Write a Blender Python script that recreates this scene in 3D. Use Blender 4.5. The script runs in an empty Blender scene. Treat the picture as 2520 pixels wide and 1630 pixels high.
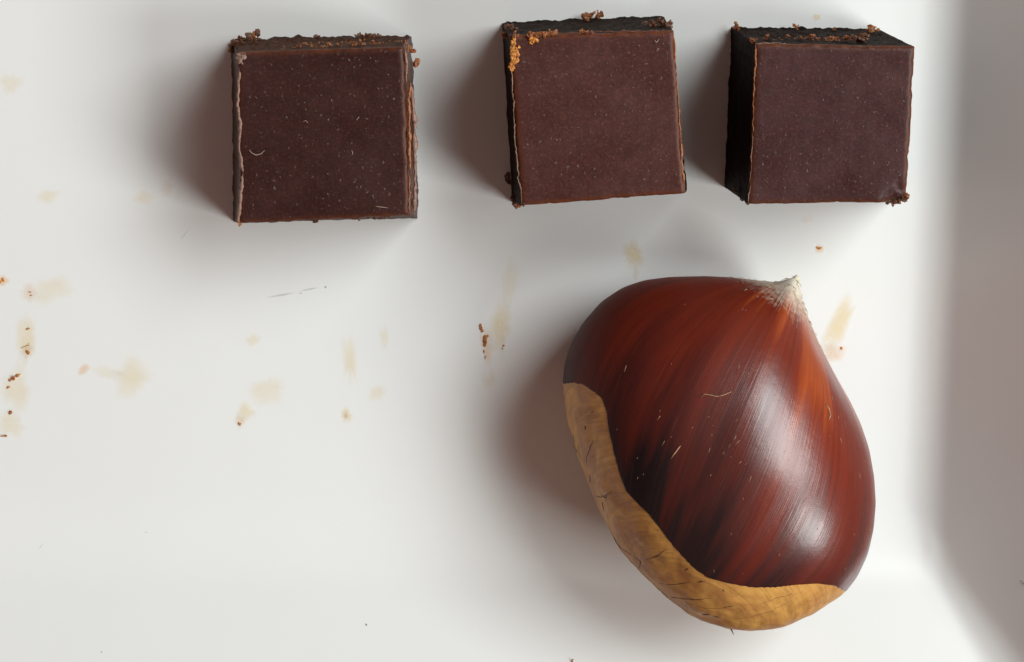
# Three cut chocolate squares and a chestnut on a white ceramic plate, seen from above.
# Real-world metres; MM converts millimetres.
import bpy, math, random
import numpy as np
from mathutils import Vector, noise

MM = 0.001
rng = np.random.RandomState(7)
random.seed(7)
sc = bpy.context.scene
COL = sc.collection

# ------------------------------------------------------------------ camera
TILT = math.radians(12.1)        # leans back from straight down
CAM_H = 215.0                    # mm above the plate floor
F_PX = 5200.0                    # focal length in photo pixels (photo 2520 x 1630)
D0 = CAM_H / math.cos(TILT)
CAM = np.array([0.0, D0 * math.sin(TILT), CAM_H])
cd = bpy.data.cameras.new('camera')
cam = bpy.data.objects.new('camera', cd); COL.objects.link(cam)
cam.location = CAM * MM
cam.rotation_euler = (-TILT, 0, 0)
cd.sensor_fit = 'HORIZONTAL'; cd.sensor_width = 36.0
cd.lens = 36.0 * F_PX / 2520.0
cd.clip_start = 0.005; cd.clip_end = 20.0
sc.camera = cam

VX = np.array([1.0, 0, 0])
VY = np.array([0, math.cos(TILT), -math.sin(TILT)])
VZ = np.array([0, math.sin(TILT), math.cos(TILT)])   # towards the viewer

def ray(px, py):
    return VX * ((px - 1260) / F_PX) + VY * ((815 - py) / F_PX) - VZ

def at(px, py, z=0.0):
    """point of the place (mm) at height z that the photo shows at this pixel"""
    d = ray(px, py)
    return CAM + d * ((z - CAM[2]) / d[2])

# ------------------------------------------------------------------ world and light
w = bpy.data.worlds.new('World'); sc.world = w; w.use_nodes = True
bg = w.node_tree.nodes['Background']
bg.inputs['Color'].default_value = (0.250, 0.142, 0.118, 1)     # dim warm room
bg.inputs['Strength'].default_value = 0.62

def area(name, az, el, dist, sx, sy, power, col, target=(0, 0, 0)):
    l = bpy.data.lights.new(name, 'AREA'); l.shape = 'RECTANGLE'
    l.size = sx; l.size_y = sy; l.energy = power; l.color = col
    o = bpy.data.objects.new(name, l); COL.objects.link(o)
    az, el = math.radians(az), math.radians(el)
    d = Vector((math.cos(az) * math.cos(el), math.sin(az) * math.cos(el), math.sin(el)))
    o.location = Vector(target) + d * dist
    o.rotation_euler = d.to_track_quat('Z', 'Y').to_euler()
    return o
area('window_light', -19, 43, 0.75, 0.26, 0.30, 3.4, (0.945, 1.0, 0.985))
area('window_light', 36, 46, 0.75, 0.44, 0.34, 4.75, (0.92, 1.0, 1.0))

sc.view_settings.view_transform = 'Standard'
sc.view_settings.look = 'None'
sc.view_settings.exposure = 0.0
sc.view_settings.gamma = 1.0
sc.view_settings.use_curve_mapping = False
sc.cycles.use_denoising = True
sc.cycles.max_bounces = 10
sc.cycles.transparent_max_bounces = 16

# ------------------------------------------------------------------ helpers
def tag(o, label=None, cat=None, group=None, kind=None):
    if label: o['label'] = label
    if cat: o['category'] = cat
    if group: o['group'] = group
    if kind: o['kind'] = kind
    return o

def empty(name, loc):
    o = bpy.data.objects.new(name, None); COL.objects.link(o)
    o.location = Vector([float(c) for c in loc]) * MM
    o.empty_display_size = 0.005
    return o

def mesh_obj(name, verts, faces, mat, parent=None, smooth=True, attrs=None):
    """verts in mm, in world space; parented things keep their place"""
    v = np.asarray(verts, dtype=np.float64)
    off = np.zeros(3)
    p = parent
    while p is not None:
        off += np.array(p.location) / MM
        p = p.parent
    me = bpy.data.meshes.new(name)
    me.from_pydata(((v - off) * MM).tolist(), [], [list(map(int, f)) for f in faces])
    if smooth:
        me.polygons.foreach_set('use_smooth', [True] * len(me.polygons))
    for an, (typ, data) in (attrs or {}).items():
        a = me.attributes.new(an, typ, 'POINT')
        a.data.foreach_set('vector' if typ == 'FLOAT_VECTOR' else 'value', np.asarray(data, dtype=np.float32).ravel())
    me.materials.append(mat)
    me.update()
    o = bpy.data.objects.new(name, me); COL.objects.link(o)
    o.parent = parent
    return o

def fbm(p, octv=4, seed=0.0):
    """p in mm -> -1..1"""
    return noise.fractal(Vector((p[0] + seed, p[1] - seed * 0.7, p[2] + seed * 1.3)), 0.9, 2.1, octv)

def tube(path, radii, n=6):
    """verts, faces of a tube along path (mm)"""
    path = np.asarray(path, float); m = len(path)
    if np.isscalar(radii): radii = [radii] * m
    V, F = [], []
    for i in range(m):
        t = path[min(i + 1, m - 1)] - path[max(i - 1, 0)]
        t = t / (np.linalg.norm(t) + 1e-9)
        a = np.cross(t, [0, 0, 1.0])
        if np.linalg.norm(a) < 1e-3: a = np.cross(t, [0, 1.0, 0])
        a /= np.linalg.norm(a); b = np.cross(t, a)
        for k in range(n):
            th = 2 * math.pi * k / n
            V.append(path[i] + radii[i] * (math.cos(th) * a + math.sin(th) * b))
    for i in range(m - 1):
        for k in range(n):
            k2 = (k + 1) % n
            F.append((i * n + k, i * n + k2, (i + 1) * n + k2, (i + 1) * n + k))
    F.append(tuple(range(n))[::-1]); F.append(tuple((m - 1) * n + k for k in range(n)))
    return V, F

class Bag:
    def __init__(s): s.v, s.f = [], []
    def add(s, V, F):
        o = len(s.v); s.v += [np.asarray(x) for x in V]; s.f += [tuple(i + o for i in f) for f in F]

_ico = None
def ico():
    global _ico
    if _ico is None:
        import bmesh
        bm = bmesh.new(); bmesh.ops.create_icosphere(bm, subdivisions=2, radius=1.0)
        bm.verts.index_update()
        _ico = (np.array([v.co[:] for v in bm.verts]), [tuple(v.index for v in f.verts) for f in bm.faces]); bm.free()
    return _ico

def nugget(c, size, seed, rough=0.8):
    """an angular crumb around c with half-axes size (mm)"""
    V, F = ico()
    r_ = np.random.RandomState(int(seed * 1000) % 2**31)
    q = r_.randn(4); q /= np.linalg.norm(q); w_, x_, y_, z_ = q
    Rm = np.array([[1 - 2 * (y_ * y_ + z_ * z_), 2 * (x_ * y_ - z_ * w_), 2 * (x_ * z_ + y_ * w_)],
                   [2 * (x_ * y_ + z_ * w_), 1 - 2 * (x_ * x_ + z_ * z_), 2 * (y_ * z_ - x_ * w_)],
                   [2 * (x_ * z_ - y_ * w_), 2 * (y_ * z_ + x_ * w_), 1 - 2 * (x_ * x_ + y_ * y_)]])
    an = np.array([1.0, 0.45 + 0.5 * r_.rand(), 0.35 + 0.5 * r_.rand()])
    # a few random cutting planes make broken faces
    U = V.copy()
    for _ in range(7):
        n_ = r_.randn(3); n_ /= np.linalg.norm(n_); h_ = 0.45 + 0.4 * r_.rand()
        d_ = U @ n_; over = d_ > h_
        U[over] -= np.outer(d_[over] - h_, n_)
    U = U * (1 + 0.22 * rough * r_.randn(len(U), 1)) * 1.3
    out = (U * an) @ Rm.T * np.asarray(size) + np.asarray(c)
    return [o for o in out], F

# ------------------------------------------------------------------ materials
def new_mat(name):
    m = bpy.data.materials.new(name); m.use_nodes = True
    nt = m.node_tree
    return m, nt, nt.nodes['Principled BSDF']

def N(nt, typ, **kw):
    n = nt.nodes.new(typ)
    for k, v in kw.items():
        if k in n.inputs.keys(): n.inputs[k].default_value = v
        else: setattr(n, k, v)
    return n

def ramp(nt, src, stops):
    r = nt.nodes.new('ShaderNodeValToRGB')
    e = r.color_ramp.elements
    while len(e) < len(stops): e.new(0.5)
    for i, (p, c) in enumerate(stops):
        e[i].position = p
        e[i].color = (c, c, c, 1) if np.isscalar(c) else (*c, 1)
    nt.links.new(src, r.inputs['Fac'])
    return r.outputs['Color']

def mix(nt, fac, a, b, mode='MIX'):
    m = nt.nodes.new('ShaderNodeMix'); m.data_type = 'RGBA'; m.blend_type = mode
    for k, val in ((0, fac), (6, a), (7, b)):
        s = m.inputs[k]
        if isinstance(val, bpy.types.NodeSocket): nt.links.new(val, s)
        elif k == 0: s.default_value = val
        else: s.default_value = (*val, 1)
    return m.outputs[2]

def math_n(nt, op, a, b=None, clamp=False):
    m = nt.nodes.new('ShaderNodeMath'); m.operation = op; m.use_clamp = clamp
    for i, val in enumerate((a, b)):
        if val is None: continue
        if isinstance(val, bpy.types.NodeSocket): nt.links.new(val, m.inputs[i])
        else: m.inputs[i].default_value = val
    return m.outputs[0]

def obj_coord(nt, scale=(1, 1, 1), shift=(0, 0, 0)):
    t = nt.nodes.new('ShaderNodeTexCoord')
    mp = nt.nodes.new('ShaderNodeMapping'); mp.inputs['Scale'].default_value = scale; mp.inputs['Location'].default_value = shift
    nt.links.new(t.outputs['Object'], mp.inputs['Vector'])
    return mp.outputs['Vector']

def noise_t(nt, vec, scale, detail=4, rough=0.55, dist=0.0):
    n = N(nt, 'ShaderNodeTexNoise'); n.inputs['Scale'].default_value = scale
    n.inputs['Detail'].default_value = detail; n.inputs['Roughness'].default_value = rough
    n.inputs['Distortion'].default_value = dist
    nt.links.new(vec, n.inputs['Vector'])
    return n.outputs['Fac']

def attr(nt, name):
    a = nt.nodes.new('ShaderNodeAttribute'); a.attribute_name = name
    return a

def bump(nt, bsdf, height, strength, dist, prev=None):
    b = nt.nodes.new('ShaderNodeBump')
    b.inputs['Strength'].default_value = strength; b.inputs['Distance'].default_value = dist
    nt.links.new(height, b.inputs['Height'])
    if prev is not None: nt.links.new(prev, b.inputs['Normal'])
    nt.links.new(b.outputs['Normal'], bsdf.inputs['Normal'])
    return b.outputs['Normal']

# glazed white ceramic
m_plate, nt, b = new_mat('white_glaze')
v = obj_coord(nt)
c = mix(nt, noise_t(nt, v, 30, 3), (0.80, 0.80, 0.785), (0.825, 0.825, 0.81))
nt.links.new(c, b.inputs['Base Color'])
b.inputs['Roughness'].default_value = 0.27
b.inputs['IOR'].default_value = 1.5
bump(nt, b, noise_t(nt, v, 55, 2), 0.25, 0.0004)

# grease film, soft-edged
def stain_mat(name, colr):
    m, nt, b = new_mat(name)
    b.inputs['Base Color'].default_value = (*colr, 1); b.inputs['Roughness'].default_value = 0.25
    tr = N(nt, 'ShaderNodeBsdfTransparent'); mx = N(nt, 'ShaderNodeMixShader')
    a = attr(nt, 'film'); v = obj_coord(nt)
    n = ramp(nt, noise_t(nt, v, 350, 3, 0.5), [(0.30, 0.5), (0.7, 1.0)])
    f = math_n(nt, 'MULTIPLY', a.outputs['Fac'], n)
    nt.links.new(f, mx.inputs['Fac'])
    nt.links.new(tr.outputs[0], mx.inputs[1]); nt.links.new(b.outputs[0], mx.inputs[2])
    nt.links.new(mx.outputs[0], nt.nodes['Material Output'].inputs['Surface'])
    return m
m_film = stain_mat('pale_grease_film', (0.92, 0.74, 0.40))
m_film_d = stain_mat('orange_grease_film', (0.90, 0.50, 0.14))
m_film_g = stain_mat('grey_scuff', (0.38, 0.38, 0.38))

def choc_mat(name, base, base2, edge, side_c):
    m, nt, b = new_mat(name)
    v = obj_coord(nt, shift=(len(name) * 0.137, len(name) * 0.071, len(name) * 0.0537))
    n1 = noise_t(nt, v, 180, 4, 0.6)
    n2 = noise_t(nt, v, 900, 3, 0.6)
    colr = mix(nt, ramp(nt, n1, [(0.35, 0.0), (0.65, 1.0)]), base, base2)
    colr = mix(nt, ramp(nt, n2, [(0.42, 0.0), (0.62, 0.45)]), colr, tuple(x * 0.72 for x in base))
    n3 = noise_t(nt, v, 3800, 2, 0.6)
    colr = mix(nt, ramp(nt, n3, [(0.50, 0.0), (0.72, 0.30)]), colr, tuple(min(1, x * 2.6 + 0.008) for x in base2))
    # pale specks and small glints, both painted into the colour
    vo = N(nt, 'ShaderNodeTexVoronoi'); vo.inputs['Scale'].default_value = 1900; vo.inputs['Randomness'].default_value = 1
    wv = N(nt, 'ShaderNodeTexNoise'); wv.inputs['Scale'].default_value = 2200; nt.links.new(v, wv.inputs['Vector'])
    wm_ = N(nt, 'ShaderNodeVectorMath'); wm_.operation = 'MULTIPLY_ADD'; wm_.inputs[1].default_value = (0.0006, 0.0006, 0.0006)
    nt.links.new(wv.outputs['Color'], wm_.inputs[0]); nt.links.new(v, wm_.inputs[2]); nt.links.new(wm_.outputs[0], vo.inputs['Vector'])
    sp = ramp(nt, vo.outputs['Distance'], [(0.09, 1.0), (0.24, 0.0)])
    sepc = N(nt, 'ShaderNodeSeparateColor'); nt.links.new(vo.outputs['Color'], sepc.inputs[0])
    sel = ramp(nt, sepc.outputs[0], [(0.30, 0.0), (0.80, 1.0)])
    sel2 = ramp(nt, noise_t(nt, v, 120, 2), [(0.35, 0.15), (0.6, 1.0)])
    sp = math_n(nt, 'MULTIPLY', sp, math_n(nt, 'MULTIPLY', sel, sel2))
    colr = mix(nt, math_n(nt, 'MULTIPLY', sp, 0.62), colr, (0.21, 0.145, 0.13))
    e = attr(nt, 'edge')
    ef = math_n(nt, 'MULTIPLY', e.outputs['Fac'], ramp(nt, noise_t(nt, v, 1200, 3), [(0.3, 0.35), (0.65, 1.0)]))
    colr = mix(nt, ef, colr, edge)  # lighter brown of the rough edges, with their red-orange glow painted in
    sd_ = attr(nt, 'side')
    colr = mix(nt, math_n(nt, 'MULTIPLY', sd_.outputs['Fac'], math_n(nt, 'SUBTRACT', 1.0, ef)), colr, side_c)
    nt.links.new(colr, b.inputs['Base Color'])
    rgh = ramp(nt, n1, [(0.3, 0.36), (0.7, 0.52)])
    side = attr(nt, 'side')
    rgh = mix(nt, side.outputs['Fac'], rgh, (0.6, 0.6, 0.6))
    nt.links.new(rgh, b.inputs['Roughness'])
    nt.links.new(mix(nt, side.outputs['Fac'], (0.24, 0.24, 0.24), (0.02, 0.02, 0.02)), b.inputs['Specular IOR Level'])
    b.inputs['Subsurface Weight'].default_value = 0.25
    b.inputs['Subsurface Radius'].default_value = (1.0, 0.25, 0.1)
    b.inputs['Subsurface Scale'].default_value = 0.0009
    h = mix(nt, 0.5, n2, noise_t(nt, v, 2600, 3, 0.6))
    nb = bump(nt, b, h, 0.35, 0.00010)
    vd = obj_coord(nt, (1.0, 0.06, 1.0), (len(name) * 0.2, 0, 0))
    nb = bump(nt, b, noise_t(nt, vd, 1400, 3, 0.6), 0.14, 0.00012, nb)      # drag of the knife
    bump(nt, b, sp, 0.7, 0.00012, nb)
    return m
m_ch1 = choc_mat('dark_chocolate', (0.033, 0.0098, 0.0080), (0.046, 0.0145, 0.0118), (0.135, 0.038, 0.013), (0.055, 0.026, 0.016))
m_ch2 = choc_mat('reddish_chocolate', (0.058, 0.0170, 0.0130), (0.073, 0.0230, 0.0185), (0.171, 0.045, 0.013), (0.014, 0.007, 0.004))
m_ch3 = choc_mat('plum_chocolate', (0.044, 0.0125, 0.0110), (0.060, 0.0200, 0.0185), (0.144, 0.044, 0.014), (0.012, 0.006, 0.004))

def crumb_mat(name, c1, c2, sss=0.3, rough=0.5):
    m, nt, b = new_mat(name)
    v = obj_coord(nt)
    colr = mix(nt, ramp(nt, noise_t(nt, v, 2500, 4, 0.7), [(0.35, 0.0), (0.65, 1.0)]), c1, c2)
    nt.links.new(colr, b.inputs['Base Color']); b.inputs['Roughness'].default_value = rough
    b.inputs['Subsurface Weight'].default_value = sss
    b.inputs['Subsurface Radius'].default_value = (1.0, 0.35, 0.1)
    b.inputs['Subsurface Scale'].default_value = 0.0006
    bump(nt, b, noise_t(nt, v, 4000, 3), 0.6, 0.0001)
    return m
m_crumb = crumb_mat('orange_brown_crumb', (0.17, 0.050, 0.014), (0.36, 0.125, 0.035))
m_rust = crumb_mat('rusty_crumb', (0.30, 0.10, 0.025), (0.55, 0.23, 0.06))
m_crumb_g = crumb_mat('golden_crumb', (0.50, 0.15, 0.02), (0.72, 0.29, 0.06))
m_crumb_d = crumb_mat('dark_brown_crumb', (0.07, 0.025, 0.012), (0.16, 0.06, 0.025), 0.2)
m_lip_pale = crumb_mat('pale_dull_rim', (0.16, 0.082, 0.058), (0.33, 0.19, 0.14), 0.2, 0.5)
m_lip_red = crumb_mat('amber_rim', (0.20, 0.060, 0.020), (0.40, 0.16, 0.06), 0.4, 0.4)
m_lint = crumb_mat('pale_lint', (0.26, 0.18, 0.14), (0.36, 0.27, 0.21), 0.0, 0.5)
m_grey = crumb_mat('grey_grit', (0.10, 0.09, 0.08), (0.2, 0.18, 0.16), 0.0, 0.6)

# ------------------------------------------------------------------ plate
BASE_X = at(2304, 600)[0]        # foot of the sloping wall, right side
BASE_Y = at(1260, 1335)[1]       # foot of the sloping wall, near side
X0, X1, Y0, Y1 = -112.0, BASE_X, BASE_Y, 60.0
SL_END, SL_LONG = math.radians(46), math.radians(35)     # slopes of the walls

def wall(d, slope, rf):
    """height of one wall, d mm beyond its foot line, with a fillet of radius rf"""
    half = rf * math.tan(slope / 2)
    if d <= -half: return 0.0
    if d < -half + rf * math.sin(slope):
        t_ = (d + half) / rf; return rf - rf * math.sqrt(1 - t_ * t_)
    return d * math.tan(slope)

def wall_z(x, y):
    """height of the plate's inner surface"""
    a = wall(max(x - X1, X0 - x), SL_END, 6.0); b_ = wall(max(Y0 - y, y - Y1), SL_LONG, 17.0)
    if a <= 0 or b_ <= 0: return max(a, b_)
    k_ = 1.6 + 0.25 * min(a, b_)                     # softened mitre
    h_ = max(k_ - abs(a - b_), 0.0) / k_
    return max(a, b_) + h_ * h_ * k_ * 0.25 * min(1.0, min(a, b_) / 0.8)

def axis_steps(a, b_, reach=13.0):
    e1 = list(np.arange(a - reach, a + 9, 0.45)); e2 = list(np.arange(b_ + reach, b_ - 9, -0.45))[::-1]
    mid = list(np.linspace(e1[-1], e2[0], 24)[1:-1])
    return np.array(e1 + mid + e2)
xs, ys = axis_steps(X0, X1), axis_steps(Y0, Y1)
nx_, ny_ = len(xs), len(ys)
V, F = [], []
for y in ys:
    for x in xs: V.append((x, y, wall_z(x, y)))
for j in range(ny_ - 1):
    for i in range(nx_ - 1):
        q = j * nx_ + i; F.append((q, q + 1, q + nx_ + 1, q + nx_))
# rounded lip, outer wall and underside
loop = [(i, 0) for i in range(nx_ - 1)] + [(nx_ - 1, j) for j in range(ny_ - 1)] + [(i, ny_ - 1) for i in range(nx_ - 1, 0, -1)] + [(0, j) for j in range(ny_ - 1, 0, -1)]
prev = [j * nx_ + i for i, j in loop]
for off, dz, absz in [(0.5, 0.25, None), (1.1, 0.2, None), (1.6, -0.3, None), (1.8, -1.0, None), (1.4, -1.9, None), (-6.0, 0, -0.5), (-11.0, 0, -3.0), (-12.0, 0, -4.5), (-13.5, 0, -4.5), (-15.0, 0, -3.0)]:
    cur = []
    for i, j in loop:
        x, y, z = V[j * nx_ + i]
        ox = (1 if i == nx_ - 1 else -1 if i == 0 else 0); oy = (1 if j == ny_ - 1 else -1 if j == 0 else 0)
        if off < 0:       # draw the underside in along both axes
            xx = min(max(x, xs[0] - off), xs[-1] + off); yy = min(max(y, ys[0] - off), ys[-1] + off)
        else: xx, yy = x + ox * off, y + oy * off
        cur.append(len(V)); V.append((xx, yy, absz if absz is not None else z + dz))
    for k in range(len(loop)):
        k2 = (k + 1) % len(loop); F.append((prev[k], cur[k], cur[k2], prev[k2]))
    prev = cur
F.append(tuple(prev[::-1]))
plate = empty('plate', (0, 0, 0))
tag(plate, 'white glazed ceramic plate with sloping rim and faint grease marks', 'plate')
mesh_obj('dish', V, F, m_plate, plate)

def stain(px, py, rx, ry, rot, strength, mat, seed, lobes=0.35, name='grease_mark'):
    """thin film on the plate floor; sizes in mm, strength = cover at the middle"""
    c = at(px, py, 0); R, A = 14, 40
    V = [c + [0, 0, 0.02]]; strength *= 0.85; al = [strength]; F = []
    for i in range(1, R + 1):
        f = i / R
        for k in range(A):
            th = 2 * math.pi * k / A
            g = 1 + lobes * noise.fractal(Vector((math.cos(th) * 1.1 + seed, math.sin(th) * 1.1, seed * .37)), 1, 2, 3)
            x, y = rx * g * f * math.cos(th), ry * g * f * math.sin(th)
            X = x * math.cos(rot) - y * math.sin(rot); Y = x * math.sin(rot) + y * math.cos(rot)
            p = c + [X, Y, 0]; V.append(np.array([p[0], p[1], 0.02 + wall_z(p[0], p[1])]))
            s = max(0.0, min(1.0, (1 - f) / 0.75)); s = s * s * (3 - 2 * s)
            al.append(strength * s)
    for k in range(A):
        F.append((0, 1 + k, 1 + (k + 1) % A))
    for i in range(R - 1):
        for k in range(A):
            a, b2 = 1 + i * A + k, 1 + i * A + (k + 1) % A
            F.append((a, a + A, b2 + A, b2))
    return mesh_obj(name, V, F, mat, plate, attrs={'film': ('FLOAT', al)})

R = math.radians
STAINS = [
    (322, 931, 2.4, 2.6, 0, .34, 'p'), (262, 918, 1.8, .9, R(-10), .28, 'p'), (207, 908, .9, .55, R(45), .45, 'd'),
    (660, 962, 2.3, 1.9, R(20), .32, 'p'), (600, 1018, 1.9, 1.1, R(55), .42, 'p'), (592, 1036, .6, .9, R(-20), .22, 'd'),
    (860, 885, .95, 3.1, 0, .36, 'p'), (947, 833, .75, 1.6, 0, .26, 'p'), (928, 968, 1.3, .9, R(25), .36, 'p'),
    (853, 1021, .8, 1.1, 0, .5, 'p'), (851, 1024, .35, .5, 0, .35, 'd'), (622, 838, .8, 1.1, R(-35), .26, 'p'),
    (1235, 800, 1.4, 3.6, R(-8), .5, 'p'), (1252, 700, 1.1, 3.2, R(-6), .22, 'p'), (1196, 850, .8, 2.6, R(8), .38, 'd'),
    (1205, 935, .8, 1.3, R(-20), .25, 'p'),
    (71, 720, 1.1, 1.2, 0, .28, 'd'), (120, 715, 2.6, 1.9, R(20), .30, 'p'), (66, 835, 1.3, 3.2, R(-6), .42, 'p'),
    (66, 864, .7, .8, 0, .25, 'd'), (45, 960, 1.7, 3.4, R(-5), .34, 'p'), (28, 1045, 1.8, 1.9, R(30), .36, 'p'),
    (5, 692, .9, .7, 0, .6, 'd'), (26, 206, 1.6, 1.2, 0, .26, 'p'), (118, 484, 1.5, .9, R(20), .28, 'p'),
    (356, 488, 1.2, 1.0, 0, .28, 'p'), (412, 460, .9, 1.2, R(-30), .18, 'p'),
    (1556, 625, 1.35, 1.9, R(-10), .55, 'p'), (1566, 672, .45, 1.1, 0, .3, 'p'), (2016, 613, .7, .6, 0, .42, 'd'),
    (2066, 800, 1.4, 3.9, R(-20), .62, 'p'), (2048, 868, 1.7, 1.2, R(20), .40, 'd'),
    (1986, 540, .9, .6, 0, .2, 'p'), (2010, 42, .5, .4, 0, .5, 'p'),
]
for i, (px, py, rx, ry, ro, s, k) in enumerate(STAINS):
    stain(px, py, rx, ry, ro, s, m_film if k == 'p' else m_film_d, 3.1 + i * 1.77, 0.4)
for i, (px, py, rx, ry, ro, s) in enumerate([(690, 727, 2.0, .16, R(10), .35), (762, 712, 1.2, .12, R(12), .4), (801, 707, .16, .2, 0, .7),
                                             (740, 722, .25, .1, R(10), .5), (455, 577, 1.0, .1, R(50), .3), (105, 1338, .5, .06, R(50), .5), (362, 1307, .3, .06, R(-10), .4)]):
    stain(px, py, rx, ry, ro, s, m_film_g, 40 + i, 0.3, 'scuff_mark')

# ------------------------------------------------------------------ chocolate squares
H_CH = 14.0
def lerp(a, b, t): return a + (b - a) * t

def choc_body(top_px, bot_px, mat, parent, seed, rough=(0.3, 0.3, 0.3, 0.3), chips=(), skin=(1, 1, 1, 1)):
    """corners TL TR BR BL in photo pixels, at the top face and at the foot; cut sides are rough"""
    T = [at(*p, H_CH) for p in top_px]; B = [at(*p, 0.0) for p in bot_px]
    n, m, kt = 72, 34, 72
    V, F, edge, side = [], [], [], []
    def quad(C, u, v): return lerp(lerp(C[0], C[1], u), lerp(C[3], C[2], u), v)
    cen = sum(T) / 4
    # top face
    us = np.linspace(0, 1, kt + 1) ** 1.0
    us = 0.5 - 0.5 * np.cos(np.pi * us) * (0.25) - 0.75 * (0.5 - us)     # denser at the edges
    us[0], us[-1] = 0, 1
    W = np.linalg.norm(T[1] - T[0])
    ring = {}
    def edge_wobble(p, amp):
        f_ = fbm(p * 0.8, 3, seed + 50)
        return amp * (0.5 * fbm(p * 0.3, 2, seed) + 0.25 * fbm(p * 1.6, 2, seed) - 1.6 * max(0.0, f_ - 0.33))
    for j, vv in enumerate(us):
        for i, uu in enumerate(us):
            p = quad(T, uu, vv).copy()
            d = min(uu, 1 - uu, vv, 1 - vv) * W
            z = 0.05 * fbm(p * 0.16, 2, seed + 3) + 0.012 * fbm(p * 0.7, 3, seed + 5)
            z -= 0.22 * max(0, 1 - d / 0.45) ** 2 * (1 + 0.7 * fbm(p * 1.1, 3, seed + 8))
            fall = max(0.0, 1 - d / 0.9)
            out = p - cen; out[2] = 0; out /= np.linalg.norm(out) + 1e-6
            p += out * edge_wobble(p, 0.13) * fall
            for (cx, cy, cr, cdp) in chips:
                q = at(cx, cy, H_CH); dd = np.linalg.norm((p - q)[:2])
                if dd < cr:
                    s = (1 - dd / cr); z -= cdp * s * s * (1 + 0.5 * fbm(p * 1.5, 3, seed + 20))
            p[2] += z
            V.append(p)
            e = max(0.0, 1 - d / 0.6) ** 1.6  # band along the border that takes the painted edge glow
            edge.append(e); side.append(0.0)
    def tid(i, j): return j * (kt + 1) + i
    for j in range(kt):
        for i in range(kt):
            F.append((tid(i, j), tid(i, j + 1), tid(i + 1, j + 1), tid(i + 1, j)))
    # sides: go round the top border, share its vertices
    border = [(i, 0) for i in range(kt)] + [(kt, j) for j in range(kt)] + [(i, kt) for i in range(kt, 0, -1)] + [(0, j) for j in range(kt, 0, -1)]
    nb = len(border)
    prev = [tid(i, j) for i, j in border]
    for r in range(1, m + 1):
        t = r / m
        cur = []
        for k, (i, j) in enumerate(border):
            s_id = k // kt
            tp = V[tid(i, j)]
            bp = quad(B, us[i], us[j])
            p = lerp(tp, bp, t).copy()
            out = p - (sum(B) / 4 * t + cen * (1 - t)); out[2] = 0
            nrm = [np.array([0, 1, 0.]), np.array([1, 0, 0.]), np.array([0, -1, 0.]), np.array([-1, 0, 0.])][s_id]
            a = rough[s_id]
            dz = a * (0.7 * fbm(p * np.array([0.5, 0.5, 0.35]), 4, seed + 11 * s_id) + (0.5 if s_id == 0 else 0.22) * fbm(p * 2.2, 3, seed + 2 + s_id))
            dz *= min(1.0, t * 6)
            if t > 0.9: dz += a * 0.5 * (t - 0.9) / 0.1 * (1 + fbm(p * 1.2, 3, seed + 40))
            p += nrm * dz
            if t < 0.999: p[2] += 0.15 * fbm(p * 1.1, 2, seed + 31) * min(1, (1 - t) * 5) * min(1, t * 5)
            cur.append(len(V)); V.append(p); 
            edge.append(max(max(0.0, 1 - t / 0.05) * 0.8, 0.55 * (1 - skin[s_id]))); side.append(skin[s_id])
        for k in range(nb):
            k2 = (k + 1) % nb
            F.append((prev[k], prev[k2], cur[k2], cur[k]))
        prev = cur
    F.append(tuple(prev))
    return mesh_obj('block', V, F, mat, parent, attrs={'edge': ('FLOAT', edge), 'side': ('FLOAT', side)})

def rim(path_px, r0, r1, mat, parent, seed, dz=0.0, name='rim_burr', z=H_CH, dens=0.13):
    """ragged lip of smeared chocolate along a cut edge"""
    pts = [at(x, y, z + dz - (0.12 if z == H_CH else 0)) for x, y in path_px]
    P, Rr = [], []
    for a, b2 in zip(pts[:-1], pts[1:]):
        n = max(2, int(np.linalg.norm(b2 - a) / dens))
        for k in range(n): P.append(lerp(a, b2, k / n))
    P.append(pts[-1]); P = np.array(P)
    for i, p in enumerate(P):
        f = 0.38 + 1.1 * fbm(p * 0.8, 4, seed)
        endf = min(1, i / 5, (len(P) - 1 - i) / 5)
        Rr.append(max(0.015, lerp(r0, r1, min(1, max(0, f)))) * (0.25 + 0.75 * endf))
        p += np.array([fbm(p * 1.6, 3, seed + 4), fbm(p * 1.6, 3, seed + 6), 0.6 * fbm(p * 1.3, 2, seed + 7)]) * 0.10
    V, F = tube(P, Rr, 8)
    V = [v + 0.05 * np.array([fbm(v * 5, 2, seed + 1), fbm(v * 5, 2, seed + 2), fbm(v * 5, 2, seed + 3)]) for v in V]
    return mesh_obj(name, V, F, mat, parent)

def stuck(px, py, z, size, mat, parent, seed, name='stuck_crumb'):
    V, F = nugget(at(px, py, z), size, seed)
    return mesh_obj(name, V, F, mat, parent, smooth=False)

def cluster(path_px, z, count, size, spread, mat, parent, seed, name='stuck_crumb'):
    """crumbly deposit: one lumpy part made of nuggets strung along a path"""
    bag = Bag(); rr = np.random.RandomState(seed)
    pts = [at(x, y, z) for x, y in path_px]
    for k in range(int(count * 2.2)):
        t = rr.rand() * (len(pts) - 1); i = min(int(t), len(pts) - 2)
        p = lerp(pts[i], pts[i + 1], t - i) + rr.randn(3) * np.array([spread, spread, spread * 0.6])
        s = size * 0.8 * (0.3 + 1.1 * rr.rand() ** 1.5)
        V, F = nugget(p, (s, s * (0.7 + .6 * rr.rand()), s * (0.6 + .5 * rr.rand())), seed + k * 3.3)
        bag.add(V, F)
    return mesh_obj(name, bag.v, bag.f, mat, parent, smooth=False)

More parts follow.
